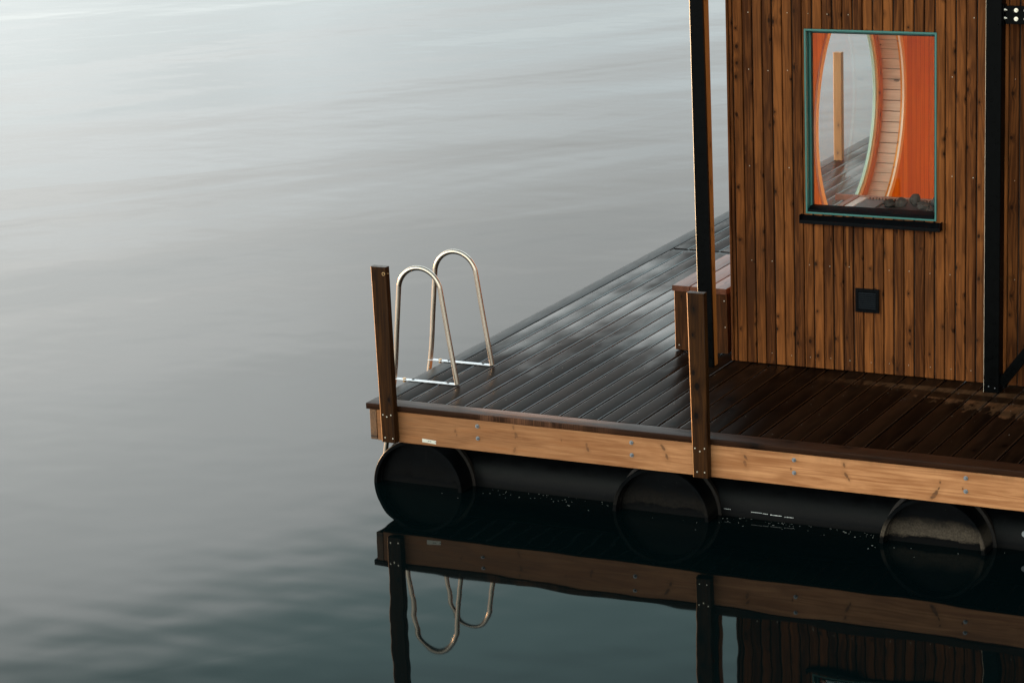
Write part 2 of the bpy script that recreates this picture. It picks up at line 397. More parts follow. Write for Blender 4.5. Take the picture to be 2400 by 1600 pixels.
def pipe_mat(name, dirt):
    m, g, b = mat(name); co = g('ShaderNodeTexCoord', 3); X, Y, Z = g.xyz(co)
    n = g.noise(g.vmul(co, (7, 7, 16)), 1.0, 6, .7)
    fine = g.noise(co, 90, 5, .7)
    c = g.mix(g.rng(n, .35, .7), (.0010, .0013, .0017), (.0022, .0029, .0036))
    # vertical run-off streaks
    st = g.noise(g.vec(g.m('MULTIPLY', X, 26.0), g.m('MULTIPLY', Y, 26.0), g.m('MULTIPLY', Z, 1.6)), 1.0, 4, .65)
    c = g.mix(g.rng(st, .66, .78, 0, .12 + .4 * dirt, True), c, (.075, .068, .055))
    # scum band just above the water
    lev = g.m('ADD', Z, g.m('MULTIPLY', g.m('SUBTRACT', n, .5), .10))
    band = g.m('MULTIPLY', g.rng(lev, .030, .048, 0, 1, True), g.rng(lev, .07, .165, 1, 0, True))
    band = g.m('MULTIPLY', band, g.rng(fine, .30, .62, .35, 1))
    c = g.mix(g.m('MULTIPLY', band, dirt), c, (.080, .062, .046))
    # pale scratches
    sc = g.noise(g.vec(g.m('MULTIPLY', X, 30.0), g.m('MULTIPLY', Y, 30.0), g.m('MULTIPLY', Z, 120.0)), 1.0, 3, .6, .8)
    c = g.mix(g.rng(sc, .735, .765, 0, .06 + .6 * dirt), c, (.32, .31, .27))
    # soaked strip at the water line
    c = g.mix(g.rng(lev, .022, .034, .85, 0), c, (.004, .004, .004))
    g.put(b.inputs['Base Color'], c); g.put(b.inputs['Roughness'], g.rng(n, .3, .7, .30, .46))
    b.inputs['Specular IOR Level'].default_value = .055
    return m
M['pipe'] = pipe_mat('black_float_plastic', .03)
M['pipe_dirty'] = pipe_mat('black_float_plastic_dirty', 1.0)
M['pipe_mid'] = pipe_mat('black_float_plastic_dusty', .13)

def glass_mat(name, k=.30, ior=1.5):
    m, g, b = mat(name); m.node_tree.nodes.remove(b)
    out = m.node_tree.nodes['Material Output']
    fr = g('ShaderNodeFresnel', 0, IOR=ior)
    f2 = g.m('MULTIPLY', fr, k, 0, True)
    co = g('ShaderNodeTexCoord', 3)
    n = g.noise(co, 2.2, 2)
    bp = g('ShaderNodeBump', 0, Height=n, Strength=.1, Distance=.001)
    gl = g('ShaderNodeBsdfGlossy', 0, Color=(1, 1, 1), Roughness=.0, Normal=bp)
    tr = g('ShaderNodeBsdfTransparent', 0, Color=(.97, .98, .975))
    mx = m.node_tree.nodes.new('ShaderNodeMixShader')
    g.put(mx.inputs[0], f2); g.put(mx.inputs[1], tr); g.put(mx.inputs[2], gl)
    g.l.new(mx.outputs[0], out.inputs[0])
    return m
M['glass'] = glass_mat('window_glass')
M['clear_glass'] = glass_mat('coated_round_glass', .12)

def water_mat():
    m, g, b = mat('lake_water'); co = g('ShaderNodeTexCoord', 3); X, Y, Z = g.xyz(co)
    # ripples run roughly along the picture's width
    a = R(52)
    u = g.m('ADD', g.m('MULTIPLY', X, math.cos(a)), g.m('MULTIPLY', Y, math.sin(a)))
    v = g.m('ADD', g.m('MULTIPLY', X, -math.sin(a)), g.m('MULTIPLY', Y, math.cos(a)))
    swell = g.noise(g.vec(g.m('MULTIPLY', u, .16), g.m('MULTIPLY', v, .42), 0.0), 1.0, 2, .5, .6)
    mid = g.noise(g.vec(g.m('MULTIPLY', u, .55), g.m('MULTIPLY', v, 1.5), 3.0), 1.0, 3, .5, .5)
    fine = g.noise(g.vec(g.m('MULTIPLY', u, 2.2), g.m('MULTIPLY', v, 5.0), 7.0), 1.0, 2, .5)
    near = g.noise(g.vmul(co, (1.9, 2.6, 1)), 1.0, 1, .4)
    # wind patches farther out; the water in the lee of the float is nearly flat
    lee = g.rng(g.m('ADD', Y, g.m('MULTIPLY', X, -.9)), -1.0, 16.0, 0, 1, True)
    patch = g.noise(g.vec(g.m('MULTIPLY', u, .07), g.m('MULTIPLY', v, .16), 1.0), 1.0, 2)
    k = g.m('MULTIPLY', g.rng(lee, 0, 1, .14, 1.0), g.rng(patch, .38, .62, .45, 1.25))
    h = g.m('ADD', g.m('MULTIPLY', swell, .022), g.m('MULTIPLY', mid, .0018))
    broad = g.noise(g.vec(g.m('MULTIPLY', u, .045), g.m('MULTIPLY', v, .15), 9.0), 1.0, 1, .4, .5)
    h = g.m('ADD', h, g.m('ADD', g.m('MULTIPLY', fine, .00025), g.m('MULTIPLY', broad, .055)))
    h = g.m('MULTIPLY', h, k)
    h = g.m('ADD', h, g.m('MULTIPLY', near, .0024))
    g.put(b.inputs['Normal'], g('ShaderNodeBump', 0, Height=h, Strength=1.0, Distance=1.0))
    b.inputs['Base Color'].default_value = (.0009, .0036, .0040, 1)
    b.inputs['Roughness'].default_value = .025
    b.inputs['IOR'].default_value = 1.16
    return m
M['water'] = water_mat()

# ------------------------------------------------------------------ water
w = MB(); w.box(-1500, 1500, -600, 2500, -3.0, 0.0)
tag(w.build('water', M['water']), kind='structure')

# ------------------------------------------------------------------ floating deck
deck = empty('floating_deck', (3, 5, 0))
tag(deck, 'dark wet timber deck on black floats with pale pine rim boards', 'deck')
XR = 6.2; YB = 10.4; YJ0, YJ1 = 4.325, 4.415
b = MB()
k = 0; x = G0
while x < XR:
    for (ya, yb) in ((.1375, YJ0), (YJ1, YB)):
        dz = random.uniform(-.0012, .0008); tl = random.uniform(-.0011, .0011)
        pr = rounded(x + .0052, x + PITCH - .0052, H - .034 + dz, H + dz, .0065)
        pr = [(px, pz + tl * ((px - x) / PITCH - .5) * 2) for px, pz in pr]
        b.prism(pr, lambda u, v, ya=ya: (u, ya, v), lambda u, v, yb=yb: (u, yb, v))
    x += PITCH; k += 1
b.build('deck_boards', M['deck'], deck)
b = MB()
for ya, yb in ((.1375, 2.512), (2.515, 6.3), (6.303, YB)):
    dz = random.uniform(-.0012, 0)
    b.prism(rounded(0, G0 - .0032, H - .036 + dz, H + dz, .006), lambda u, v, ya=ya: (u, ya, v), lambda u, v, yb=yb: (u, yb, v))
b.build('edge_board', M['edge'], deck)
b = MB()
b.prism(rounded(0, .1315, H - .036, H + .0005, .005, bottom=True), lambda u, v: (0.0, u, v), lambda u, v: (XR, u, v))
b.build('capping_board', M['cap'], deck)
b = MB(); b.box(G0, XR, YJ0 + .004, YJ1 - .004, H - .034, H - .006)  # dark strip imitating a beam's reflection in the wet deck
b.build('beam_reflection_strip', M['edge'], deck, .003)
b = MB(); b.box(.0655, XR, .008, .053, HB, H - .0365)
b.build('front_rim_board', M['pine'], deck, .003)['label'] = 'pale knotty pine rim board under the dark capping'
b = MB(); b.box(.020, .0650, .004, YB, HB + .004, H - .0365)
b.build('side_rim_board', M['endgrain'], deck, .003)
for bx in (.75, 1.748, 2.741, 3.729, 4.72):
    for bz in (.447, .372):
        b = MB(); b.disc((bx, .008, bz), .0125, 'y', -.0025, 20); b.disc((bx, .005, bz), .0085, 'y', -.009, 6); b.disc((bx, -.004, bz), .0045, 'y', -.005, 10)
        b.build('bolt', M['zinc'], deck)
b = MB(); b.hexa([(.373, .0065, .3115), (.466, .0065, .3060), (.466, .0078, .3060), (.373, .0078, .3115),
                  (.373, .0065, .3330), (.466, .0065, .3275), (.466, .0078, .3275), (.373, .0078, .3330)])
b.mi = 1; px = .380
while px < .458:
    wd = random.choice((.003, .005, .008, .011))
    if random.random() < .75:
        zc = .3225 - (px - .373) * .059 + random.uniform(-.001, .001)
        b.box(px, px + wd, .0058, .0063, zc - .0022, zc + .0022)
    px += wd + random.uniform(.0015, .004)
b.build('paper_label', [M['sticker'], M['ink']], deck)

# ------------------------------------------------------------------ floats
RC = .303
def stub(x, cap, label):
    t = empty('float_pipe', (x, .06, -.01))
    tag(t, label, 'float', 'black plastic float pipes')
    b = MB(); L = 10.0
    b.revolve([(0, RC - .004), (0, RC - .022), (.045, RC - .024), (.045, RC - .030), (L, RC - .030), (L, RC), (.004, RC)], (x, .06, -.01), 'y', 96)
    b.build('pipe', M[cap], t)
    b = MB(); b.disc((x, .125, -.01), RC - .026, 'y', .02, 96)
    b.build('end_cap', M[cap], t)
    b = MB(); b.revolve([(0, RC + .0005), (0, RC + .020), (.030, RC + .020), (.030, RC + .0005)], (x, .205, -.01), 'y', 72)
    b.build('collar', M['rust'], t)
    return t
stub(.292, 'pipe', 'black round float end below the deck corner beside the ladder')
stub(1.892, 'pipe_mid', 'black round float end under the middle wooden post')
stub(3.521, 'pipe_dirty', 'black round float end with a pale dirty band near the water')
t = empty('cross_pipe', (3, .5, -.01))
tag(t, 'long black plastic pipe lying along the front between the round float ends', 'float')
b = MB(); b.revolve([(0, RC), (0, RC - .02), (6.2, RC - .02), (6.2, RC)], (.2, .51, -.01), 'x', 96)
b.mi = 1
def onpipe(z): return .51 - math.sqrt(RC * RC - (z + .01) ** 2)
for xa, xb, z in ((2.228, 2.266, .040), (2.397, 2.455, .0385), (2.470, 2.50, .037), (2.515, 2.582, .035), (2.601, 2.653, .033)):
    q = xa
    while q < xb:
        wd = random.uniform(.002, .007); hh = random.uniform(.0022, .0040)
        y0 = onpipe(z) - .0012
        b.box(q, q + wd, y0, y0 + .004, z - hh / 2, z + hh / 2)
        q += wd + random.uniform(.0015, .003)
b.build('pipe', [M['pipe'], M['white']], t)
b = MB(); b.disc((4.004, .205, .100), .017, 'y', -.012, 24)
b.build('bolt', M['zinc'], t)
# pale specks gathered along the floats
b = MB()
for i in range(110):
    x = random.choice((random.uniform(.72, 1.55), random.uniform(2.2, 3.2), random.uniform(2.3, 3.2), random.uniform(.3, 4.1)))
    dist = abs(random.gauss(0, .07))
    y = .205 - dist
    for cx in (.292, 1.892, 3.521):
        if abs(x - cx) < RC + .03: y = .045 - abs(random.gauss(0, .05)) * 1.6
    r = random.choice((.001, .0013, .0017, .002, .003)); e = random.uniform(1, 2.6)
    ring = [b.bm.verts.new((x + r * e * math.cos(a), y + r * math.sin(a), .0004)) for a in (i * math.pi / 3 for i in range(6))]
    topv = b.bm.verts.new((x, y, .0004 + r * .6))
    for q in range(6): b.face([ring[q], ring[(q + 1) % 6], topv])
tag(b.build('floating_specks', M['debris']), 'pale specks floating on the dark water along the floats', 'debris', kind='stuff')

# ------------------------------------------------------------------ wooden posts
def wooden_post(bl, br, zb, tl, tr, zt, ya, yb, label, screws, material='post', hook=False):
    t = empty('wooden_post', ((bl + br) / 2, (ya + yb) / 2, zb))
    tag(t, label, 'post')
    b = MB(); q = .0055
    lo = [(bl + q, ya, zb), (br - .003, ya, zb), (br, ya + .003, zb), (br, yb, zb), (bl, yb, zb), (bl, ya + q, zb)]
    hi = [(tl + q, ya, zt), (tr - .003, ya, zt), (tr, ya + .003, zt), (tr, yb, zt), (tl, yb, zt), (tl, ya + q, zt)]
    lv = [b.bm.verts.new(p) for p in lo]; hv = [b.bm.verts.new(p) for p in hi]
    for i in range(6): b.face([lv[i], lv[(i + 1) % 6], hv[(i + 1) % 6], hv[i]], 1 if i == 5 else 0)
    b.face(lv[::-1]); b.face(hv)
    b.build('beam', [M[material], M['arris']], t, .0012, 1)
    for sx, sz in screws:
        b = MB(); b.disc((sx, ya + .001, sz), .0042, 'y', -.002, 14); b.disc((sx, ya - .0005, sz), .0025, 'y', -.0018, 8)
        b.build('screw', M['screw'], t)
    if hook:
        b = MB(); z = 1.343; x = tr - .004
        b.tube([(x - .002, -.030, z), (x + .014, -.030, z)], .0022, 8)
        b.tube([(x - .010 + .009 * math.cos(a), -.049, z + .009 * math.sin(a)) for a in [i * .45 for i in range(15)]], .0024, 8)
        b.build('eye_hook', M['hook'], t)
wooden_post(.1235, .2195, .302, .108, .212, 1.383, -.047, -.001, 'dark wooden post at the deck corner in front of the bathing ladder',
            [(.142, .474), (.168, .463), (.196, .476), (.149, .332), (.202, .330)], hook=True)
wooden_post(2.150, 2.2445, .299, 2.1345, 2.240, 1.374, -.047, -.001, 'brown wooden post bolted to the pine rim in front of the bench',
            [(2.167, .472), (2.196, .456), (2.225, .475), (2.177, .333), (2.223, .334)])
wooden_post(.082, .155, .40, .082, .155, 1.45, 7.96, 8.02, 'orange wooden post on the far deck edge seen through the round window', [], 'farpost')

# ------------------------------------------------------------------ bathing ladder
lad = empty('bathing_ladder', (.12, .77, H))
tag(lad, 'shiny metal bathing ladder with two hooped handrails on the deck edge', 'ladder')
def hoop(y):
    pts = [(-.30, -.62), (-.20, .0), (-.100, .528), (-.0655, .83), (-.0465, 1.01)]
    for a in range(172, 7, -8):
        pts.append((.109 + .146 * math.cos(R(a)), 1.09 + .152 * math.sin(R(a))))
    pts += [(.268, 1.01), (.294, .83), (.341, H + .004)]
    # smooth by Catmull-Rom
    P = [Vector((p[0], y, p[1])) for p in pts]; out = []
    for i in range(len(P) - 1):
        p0, p1, p2, p3 = P[max(i - 1, 0)], P[i], P[i + 1], P[min(i + 2, len(P) - 1)]
        for s in range(4):
            t = s / 4
            out.append(.5 * ((2 * p1) + (p2 - p0) * t + (2 * p0 - 5 * p1 + 4 * p2 - p3) * t * t + (3 * p1 - p0 - 3 * p2 + p3) * t ** 3))
    out.append(P[-1])
    return out
for y in (.534, 1.004):
    b = MB(); b.tube(hoop(y), .0152, 24); b.build('handrail', M['alu'], lad)
    b = MB(); b.box(-.112, .336, y - .018, y + .018, H + .0015, H + .0065)
    s = b.build('mounting_strap', M['flat_alu'], lad, .0015)
    for sx in (.275, .03):
        b = MB(); b.disc((sx, y + .004, H + .0062), .0085, 'z', .003, 12); b.build('strap_screw', M['gasket'], s)
    b = MB(); b.disc((-.030, y, H - .012), .011, 'z', .024, 14); b.build('strap_nut', M['hook'], s)
for z in (-.10, .16):
    b = MB(); xx = -.200 + z * .15
    b.tube([(xx, .534, z), (xx, 1.004, z)], .014, 16); b.build('rung', M['alu'], lad)

# ------------------------------------------------------------------ bench
bench = empty('step_bench', (1.47, 2.15, H))
tag(bench, 'low red brown wooden bench box standing beside the cabin wall', 'bench')
b = MB()
for i in range(3):
    xa = 1.283 + i * .1245
    b.prism(rounded(xa, xa + .1195, .914, .950, .006), lambda u, v: (u, 1.700, v), lambda u, v: (u, 2.600, v))
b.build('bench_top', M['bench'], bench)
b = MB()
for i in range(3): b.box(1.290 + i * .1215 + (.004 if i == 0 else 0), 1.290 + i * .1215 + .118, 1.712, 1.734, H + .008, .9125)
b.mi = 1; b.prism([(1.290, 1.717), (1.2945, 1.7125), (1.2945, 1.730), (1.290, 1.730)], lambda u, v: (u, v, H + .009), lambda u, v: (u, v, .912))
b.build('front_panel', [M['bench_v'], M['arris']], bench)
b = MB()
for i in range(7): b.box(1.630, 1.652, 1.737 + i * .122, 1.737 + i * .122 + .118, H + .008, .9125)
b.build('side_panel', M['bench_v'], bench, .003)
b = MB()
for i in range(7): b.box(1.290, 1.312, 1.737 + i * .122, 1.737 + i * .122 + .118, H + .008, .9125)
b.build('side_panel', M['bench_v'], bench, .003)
for sx, sz in ((1.318, .560), (1.632, .87), (1.636, .70)):
    b = MB(); b.disc((sx, 1.7125, sz), .0038, 'y', -.0022, 12); b.build('screw', M['screw'], bench)

# ------------------------------------------------------------------ cabin
cab = empty('cabin', (3.2, 3.8, H))
tag(cab, 'brown stained timber cabin with vertical ribbed cladding and teal window', 'cabin')
ZT = 3.25; CX1 = 4.75; CY1 = 6.3; CX0 = 1.7275
WX0, WX1, WZ0, WZ1 = 2.231, 3.054, 1.493, 2.617     # window opening
b = MB()
def rib(xa, xb, za, zb, ra, rb):
    y0 = YW + random.uniform(-.0008, .0012)
    pr = []
    for cx, r, a0, sgn in ((xa, ra, 180, 1), (xb, rb, 270, -1)):
        if r == 0: pr.append((cx, y0)); continue
        for q in range(5):
            a = R(a0 + 90 * q / 4); pr.append((cx + sgn * r + r * math.cos(a), y0 + r + r * math.sin(a)))
    pr += [(xb, y0 + .017), (xa, y0 + .017)]
    b.prism(pr, lambda u, v: (u, v, za), lambda u, v: (u, v, zb))
edges = [CX0, 1.7445] + [SX0 + SP * i for i in range(0, 47)]
for i in range(len(edges) - 1):
    xa, xb = edges[i], edges[i + 1]
    wide_a = (i % 2 == 0); wide_b = not wide_a
    xa += .0042 if wide_a else .0028; xb -= .0042 if wide_b else .0028
    if i == 0: xa = CX0; xb = 1.7425
    if i == 1: xa = 1.7475
    ra, rb = .005, .005
    parts = []
    if xb <= WX0 or xa >= WX1: parts = [(xa, xb, .5265, ZT, ra, rb)]
    else:
        if xa < WX0: parts.append((xa, WX0 - .001, .5265, ZT, ra, 0)); xa, ra = WX0 + .0005, 0
        if xb > WX1: parts.append((WX1 + .001, xb, .5265, ZT, 0, rb)); xb, rb = WX1 - .0005, 0
        parts += [(xa, xb, .5265, WZ0 - .001, ra, rb), (xa, xb, WZ1 + .001, ZT, ra, rb)]
    for p in parts: rib(*p)
# nail heads driven into every second rib
b.mi = 1
nx = [1.872, 2.002, 2.129, 2.256, 2.381, 2.510, 2.638, 2.762, 2.886, 3.012, 3.143, 3.274, 3.40, 3.53]
for x in nx:
    for z in (.592, 1.176, 1.766, 2.360, 2.706):
        if random.random() < .25: continue
        if WX0 - .01 < x < WX1 + .01 and WZ0 - .06 < z < WZ1: continue
        b.disc((x + random.uniform(-.006, .006), YW + .0010, z + random.uniform(-.004, .004)), .0023, 'y', -.0022, 10)
b.build('front_cladding', [M['clad'], M['screw']], cab)
# wall core behind the ribs, round the window
b = MB()
ya, yb = YW + .019, 1.660
b.box(CX0 + .022, WX0 - .0005, ya, yb, .53, ZT - .01); b.box(WX1 + .0005, CX1, ya, yb, .53, ZT - .01)
b.box(WX0 - .0005, WX1 + .0005, ya, yb, .53, WZ0 - .001); b.box(WX0 - .0005, WX1 + .0005, ya, yb, WZ1 + .001, ZT - .01)
b.build('front_wall', M['iron'], cab)
# window
win = None
def ring_boxes(b, x0, x1, z0, z1, w, ya, yb):
    b.box(x0, x0 + w, ya, yb, z0, z1); b.box(x1 - w, x1, ya, yb, z0, z1)
    b.box(x0 + w, x1 - w, ya, yb, z0, z0 + w); b.box(x0 + w, x1 - w, ya, yb, z1 - w, z1)
b = MB(); ring_boxes(b, WX0, WX1, WZ0, WZ1, .0118, YW - .004, 1.662)
win = b.build('window', M['teal'], cab, .002)
b = MB(); ring_boxes(b, WX0 + .014, WX1 - .014, WZ0 + .014, WZ1 - .014, .012, YW + .040, 1.661)
b.build('sash', M['teal'], win, .002)
b = MB(); ring_boxes(b, WX0 + .0265, WX1 - .0265, WZ0 + .0265, WZ1 - .0265, .005, YW + .050, YW + .0668)
b.build('gasket', M['gasket'], win)
b = MB(); b.box(WX0 + .0280, WX1 - .0280, YW + .0585, YW + .0635, WZ0 + .028, WZ1 - .028)
b.build('pane', M['glass'], win)
b = MB()
z0 = WZ0 + .0145
b.prism([(YW - .008, z0), (YW + .0575, z0), (YW + .0575, z0 + .033), (YW + .045, z0 + .032), (YW - .004, z0 + .013), (YW - .008, z0 + .011)],
        lambda u, v: (WX0 + .0165, u, v), lambda u, v: (WX1 - .0165, u, v))
b.build('glazing_bead', M['blackalu'], win, .0015)
b = MB()
b.prism([(YW + .010, 1.4905), (YW + .010, 1.486), (YW - .046, 1.456), (YW - .046, 1.440), (YW - .0505, 1.440), (YW - .0505, 1.4600)],
        lambda u, v: (2.207, u, v), lambda u, v: (3.089, u, v))
b.box(2.205, 2.2095, YW - .050, YW - .001, 1.442, 1.492); b.box(3.0865, 3.091, YW - .050, YW - .001, 1.442, 1.492)
b.build('sill', M['blackalu'], win, .001)
# vent
b = MB(); vx0, vx1, vz0, vz1 = 2.547, 2.697, .905, 1.052
ring_boxes(b, vx0, vx1, vz0, vz1, .018, YW - .014, YW - .001)
b.box(vx0 + .015, vx1 - .015, YW - .003, YW - .0015, vz0 + .015, vz1 - .015)
vent = b.build('vent', M['blackalu'], cab, .002)
for i in range(8):
    z = vz0 + .024 + i * .0130
    b = MB(); b.prism([(YW - .0150, z), (YW - .0140, z - .001), (YW - .0060, z + .0085), (YW - .0070, z + .0095)],
                      lambda u, v: (vx0 + .020, u, v), lambda u, v: (vx1 - .020, u, v))
    b.build('louvre', M['louvre'], vent)
# left side wall with the round window
CY, CZ, CR = 3.49, 1.785, .862
def holed_wall(b, xa, xb, y0, y1, z0, z1, cy, cz, r, seg=96):
    """wall slab between planes xa<xb with a round hole"""
    angs = [2 * math.pi * k / seg for k in range(seg)]
    for yy, zz in ((y0, z0), (y1, z0), (y1, z1), (y0, z1)): angs.append(math.atan2(zz - cz, yy - cy) % (2 * math.pi))
    angs = sorted(set(angs)); rings = {}
    for x in (xa, xb):
        inn, out = [], []
        for a in angs:
            ca, sa = math.cos(a), math.sin(a)
            tt = min([(q - cy) / ca for q in (y0, y1) if abs(ca) > 1e-6 and (q - cy) / ca > 0] +
                     [(q - cz) / sa for q in (z0, z1) if abs(sa) > 1e-6 and (q - cz) / sa > 0])
            inn.append(b.bm.verts.new((x, cy + r * ca, cz + r * sa))); out.append(b.bm.verts.new((x, cy + tt * ca, cz + tt * sa)))
        rings[x] = (inn, out)
    n = len(angs)
    for i in range(n):
        j = (i + 1) % n
        for x in (xa, xb): b.face([rings[x][0][i], rings[x][0][j], rings[x][1][j], rings[x][1][i]])
        for q in (0, 1): b.face([rings[xa][q][i], rings[xa][q][j], rings[xb][q][j], rings[xb][q][i]])
b = MB(); holed_wall(b, CX0 + .0005, CX0 + .018, 1.6065, CY1, .53, ZT - .012, CY, CZ, CR)
b.build('side_cladding', M['clad_side'], cab)
b = MB(); holed_wall(b, 1.900, 1.914, 1.664, CY1 - .03, .55, 2.95, CY, CZ, CR)
b.build('interior_panel', M['panel'], cab)
# round window: planked niche, trims, frame, pane
b = MB()
NP = 72
for k in range(NP):
    a0 = 2 * math.pi * (k + .035) / NP; a1 = 2 * math.pi * (k + .965) / NP
    q = [(CR - .001, a0), (CR - .001, a1), (CR + .012, a1), (CR + .012, a0)]
    b.hexa([(1.748, CY + r * math.cos(a), CZ + r * math.sin(a)) for r, a in q] + [(1.8995, CY + r * math.cos(a), CZ + r * math.sin(a)) for r, a in q])
rw = b.build('round_window', M['pale_plank'], cab)
b = MB(); b.revolve([(0, CR - .004), (0, CR + .045), (.014, CR + .045), (.014, CR - .004)], (1.9145, CY, CZ), 'x', 128)
b.build('trim_ring', M['trim'], rw)
b = MB(); b.revolve([(0, CR - .055), (0, CR - .0015), (.024, CR - .0015), (.024, CR - .055)], (1.7465, CY, CZ), 'x', 128)
b.build('rim', M['orangetrim'], rw)
b = MB(); b.revolve([(0, CR - .078), (0, CR - .0555), (.012, CR - .0555), (.012, CR - .078)], (1.7465, CY, CZ), 'x', 128)
b.build('bead', M['trim'], rw)
b = MB(); b.revolve([(0, CR - .102), (0, CR - .0785), (.020, CR - .0785), (.020, CR - .102)], (1.732, CY, CZ), 'x', 128)
b.build('frame', M['pale_green'], rw)
b = MB(); b.disc((1.738, CY, CZ), CR - .085, 'x', .006, 128)
b.build('pane', M['clear_glass'], rw)
# interior floor, ceiling, unseen walls, roof
IX = 3.24; IY = 4.95
b = MB(); b.box(1.916, IX, 1.664, IY, H + .010, H + .030); b.build('floor', M['partition'], cab)
b = MB(); b.box(1.75, IX + .03, 1.664, IY + .05, 2.755, 2.785); b.build('ceiling', M['panel'], cab)
b = MB(); b.box(IX, IX + .02, 1.664, IY + .04, .55, 2.753); b.build('bounce_partition', M['partition'], cab)  # unseen wall added close and pale to bounce sun into the room
b = MB(); b.box(1.916, IX - .001, IY, IY + .03, .553, 2.752); b.build('back_wall', M['panel'], cab)
b = MB(); b.box(1.916, WX0 - .006, 1.6605, 1.6640, .553, 2.752); b.box(WX1 + .006, IX - .001, 1.6605, 1.6640, .553, 2.752)
b.box(WX0 - .005, WX1 + .005, 1.6605, 1.6640, .553, WZ0 - .004); b.box(WX0 - .005, WX1 + .005, 1.6605, 1.6640, WZ1 + .004, 2.752)
b.build('front_lining', M['partition'], cab)
b = MB(); b.box(1.62, CX1 + .3, 1.40, CY1 + .3, ZT + .002, ZT + .12); b.build('roof', M['steel'], cab)

# ------------------------------------------------------------------ sauna heater and stones behind the glass
ht = empty('sauna_heater', (2.8, 1.83, .55))
tag(ht, 'sauna heater tray with pale slats and dark grille behind the window', 'heater')
ZH = 1.532
b = MB(); b.box(2.50, 3.235, 1.672, 1.965, .60, ZH - .012); b.build('body', M['iron'], ht)
b = MB(); b.box(2.28, 3.235, 1.970, 1.992, ZH - .03, ZH + .006); b.box(2.40, 2.436, 1.672, 1.969, ZH - .03, ZH + .004)
b.build('rail', M['rail'], ht, .002)
b = MB()
for i in range(14): b.box(2.442, 2.494, 1.674 + i * .0208, 1.674 + i * .0208 + .0180, ZH - .012, ZH)
b.build('slats', M['slat'], ht, .001)
b = MB()
for i in range(36):
    x = 2.505 + i * .020
    b.box(x, x + .009, 1.934, 1.964, ZH - .011, ZH + .004)
b.build('grille', M['rail'], ht, .001)
b = MB(); b.box(2.50, 2.63, 1.69, 1.925, ZH - .0115, ZH - .003); b.build('hot_plate', M['plate'], ht, .002)
def stone(x, y, z, r, label, squash=.75):
    s = MB(); bmesh.ops.create_icosphere(s.bm, subdivisions=3, radius=r)
    sd = Vector((random.uniform(-9, 9), random.uniform(-9, 9), random.uniform(-9, 9)))
    from mathutils import noise as mn
    for v in s.bm.verts:
        n = v.co.normalized()
        v.co *= 1 + .30 * mn.noise(n * 1.3 + sd) + .10 * mn.noise(n * 3.5 + sd)
        v.co.z *= squash
    for f in s.bm.faces: f.smooth = True
    o = s.build('sauna_stone', M['stone']); o.location = (x, y, z)
    tag(o, label, 'stone', 'dark stones heaped on the sauna heater')
for args in ((2.690, 1.80, ZH + .004, .034, 'dark sauna stone nearest the grey plate on the heater', .85),
             (2.755, 1.82, ZH + .006, .037, 'tall dark stone beside the stone nearest the grey plate', 1.0),
             (2.828, 1.87, ZH + .022, .035, 'greyish round stone standing highest on the heater', 1.05),
             (2.900, 1.80, ZH + .000, .038, 'brownish flat stone in the middle right of the heater', .7),
             (2.985, 1.87, ZH + .008, .050, 'large dark stone near the right window jamb', .8),
             (3.075, 1.82, ZH + .002, .042, 'dark stone half hidden behind the right window jamb', .8),
             (2.965, 1.74, ZH - .006, .028, 'small pale brown stone in front of the large dark stone', .6)):
    stone(*args)

# ------------------------------------------------------------------ steel posts
t = empty('steel_post', (1.62, 1.45, H))
tag(t, 'black steel post with orange wooden side standing behind the bench corner', 'post')
b = MB(); zb, zt = H + .001, 3.245
def edged(b, lo, hi, idx):
    lv = [b.bm.verts.new(p) for p in lo]; hv = [b.bm.verts.new(p) for p in hi]; n = len(lo)
    for i in range(n): b.face([lv[i], lv[(i + 1) % n], hv[(i + 1) % n], hv[i]], 1 if i == idx else 0)
    b.face(lv[::-1]); b.face(hv)
e = .003
edged(b, [(1.584 + e, 1.408, zb), (1.6785, 1.408, zb), (1.6785, 1.428, zb), (1.584, 1.428, zb), (1.584, 1.408 + e, zb)],
      [(1.565 + e, 1.408, zt), (1.6500, 1.408, zt), (1.6500, 1.428, zt), (1.565, 1.428, zt), (1.565, 1.408 + e, zt)], 4)
b.build('steel_face', [M['steel'], M['steel_arris']], t)
b = MB()
b.hexa([(1.590, 1.4300, zb), (1.6740, 1.4300, zb), (1.6740, 1.492, zb), (1.590, 1.492, zb),
        (1.572, 1.4300, zt), (1.6480, 1.4300, zt), (1.6520, 1.505, zt), (1.572, 1.505, zt)])
b.build('wooden_core', M['batten'], t, .003)
t = empty('steel_post', (3.447, 1.45, H))
tag(t, 'black steel post on the right with bolted bracket and slanting brace', 'post')
b = MB(); e = .0032
edged(b, [(3.3995 + e, 1.408, zb), (3.4945 - e, 1.408, zb), (3.4945, 1.408 + e, zb), (3.4945, 1.489, zb), (3.3995, 1.489, zb), (3.3995, 1.408 + e, zb)],
      [(3.3995 + e, 1.408, zt), (3.4945 - e, 1.408, zt), (3.4945, 1.408 + e, zt), (3.4945, 1.489, zt), (3.3995, 1.489, zt), (3.3995, 1.408 + e, zt)], 5)
b.build('upright', [M['steel'], M['steel_arris']], t)
b = MB()
for sx, sz in ((3.432, .560), (3.470, .552)):
    b = MB(); b.disc((sx, 1.4085, sz), .003, 'y', -.003, 10); b.build('base_screw', M['zinc'], t)
b = MB()
d = Vector((.595, 0, .80)).normalized(); nrm = Vector((-d.z, 0, d.x))
p0 = Vector((3.4965, 0, .570)); p1 = p0 + d * 1.6
w2 = .030
b.hexa([tuple(p + Vector((0, y, 0))) for y in (1.425, 1.470) for p in (p0 + nrm * w2, p0 - nrm * w2, p1 - nrm * w2, p1 + nrm * w2)])
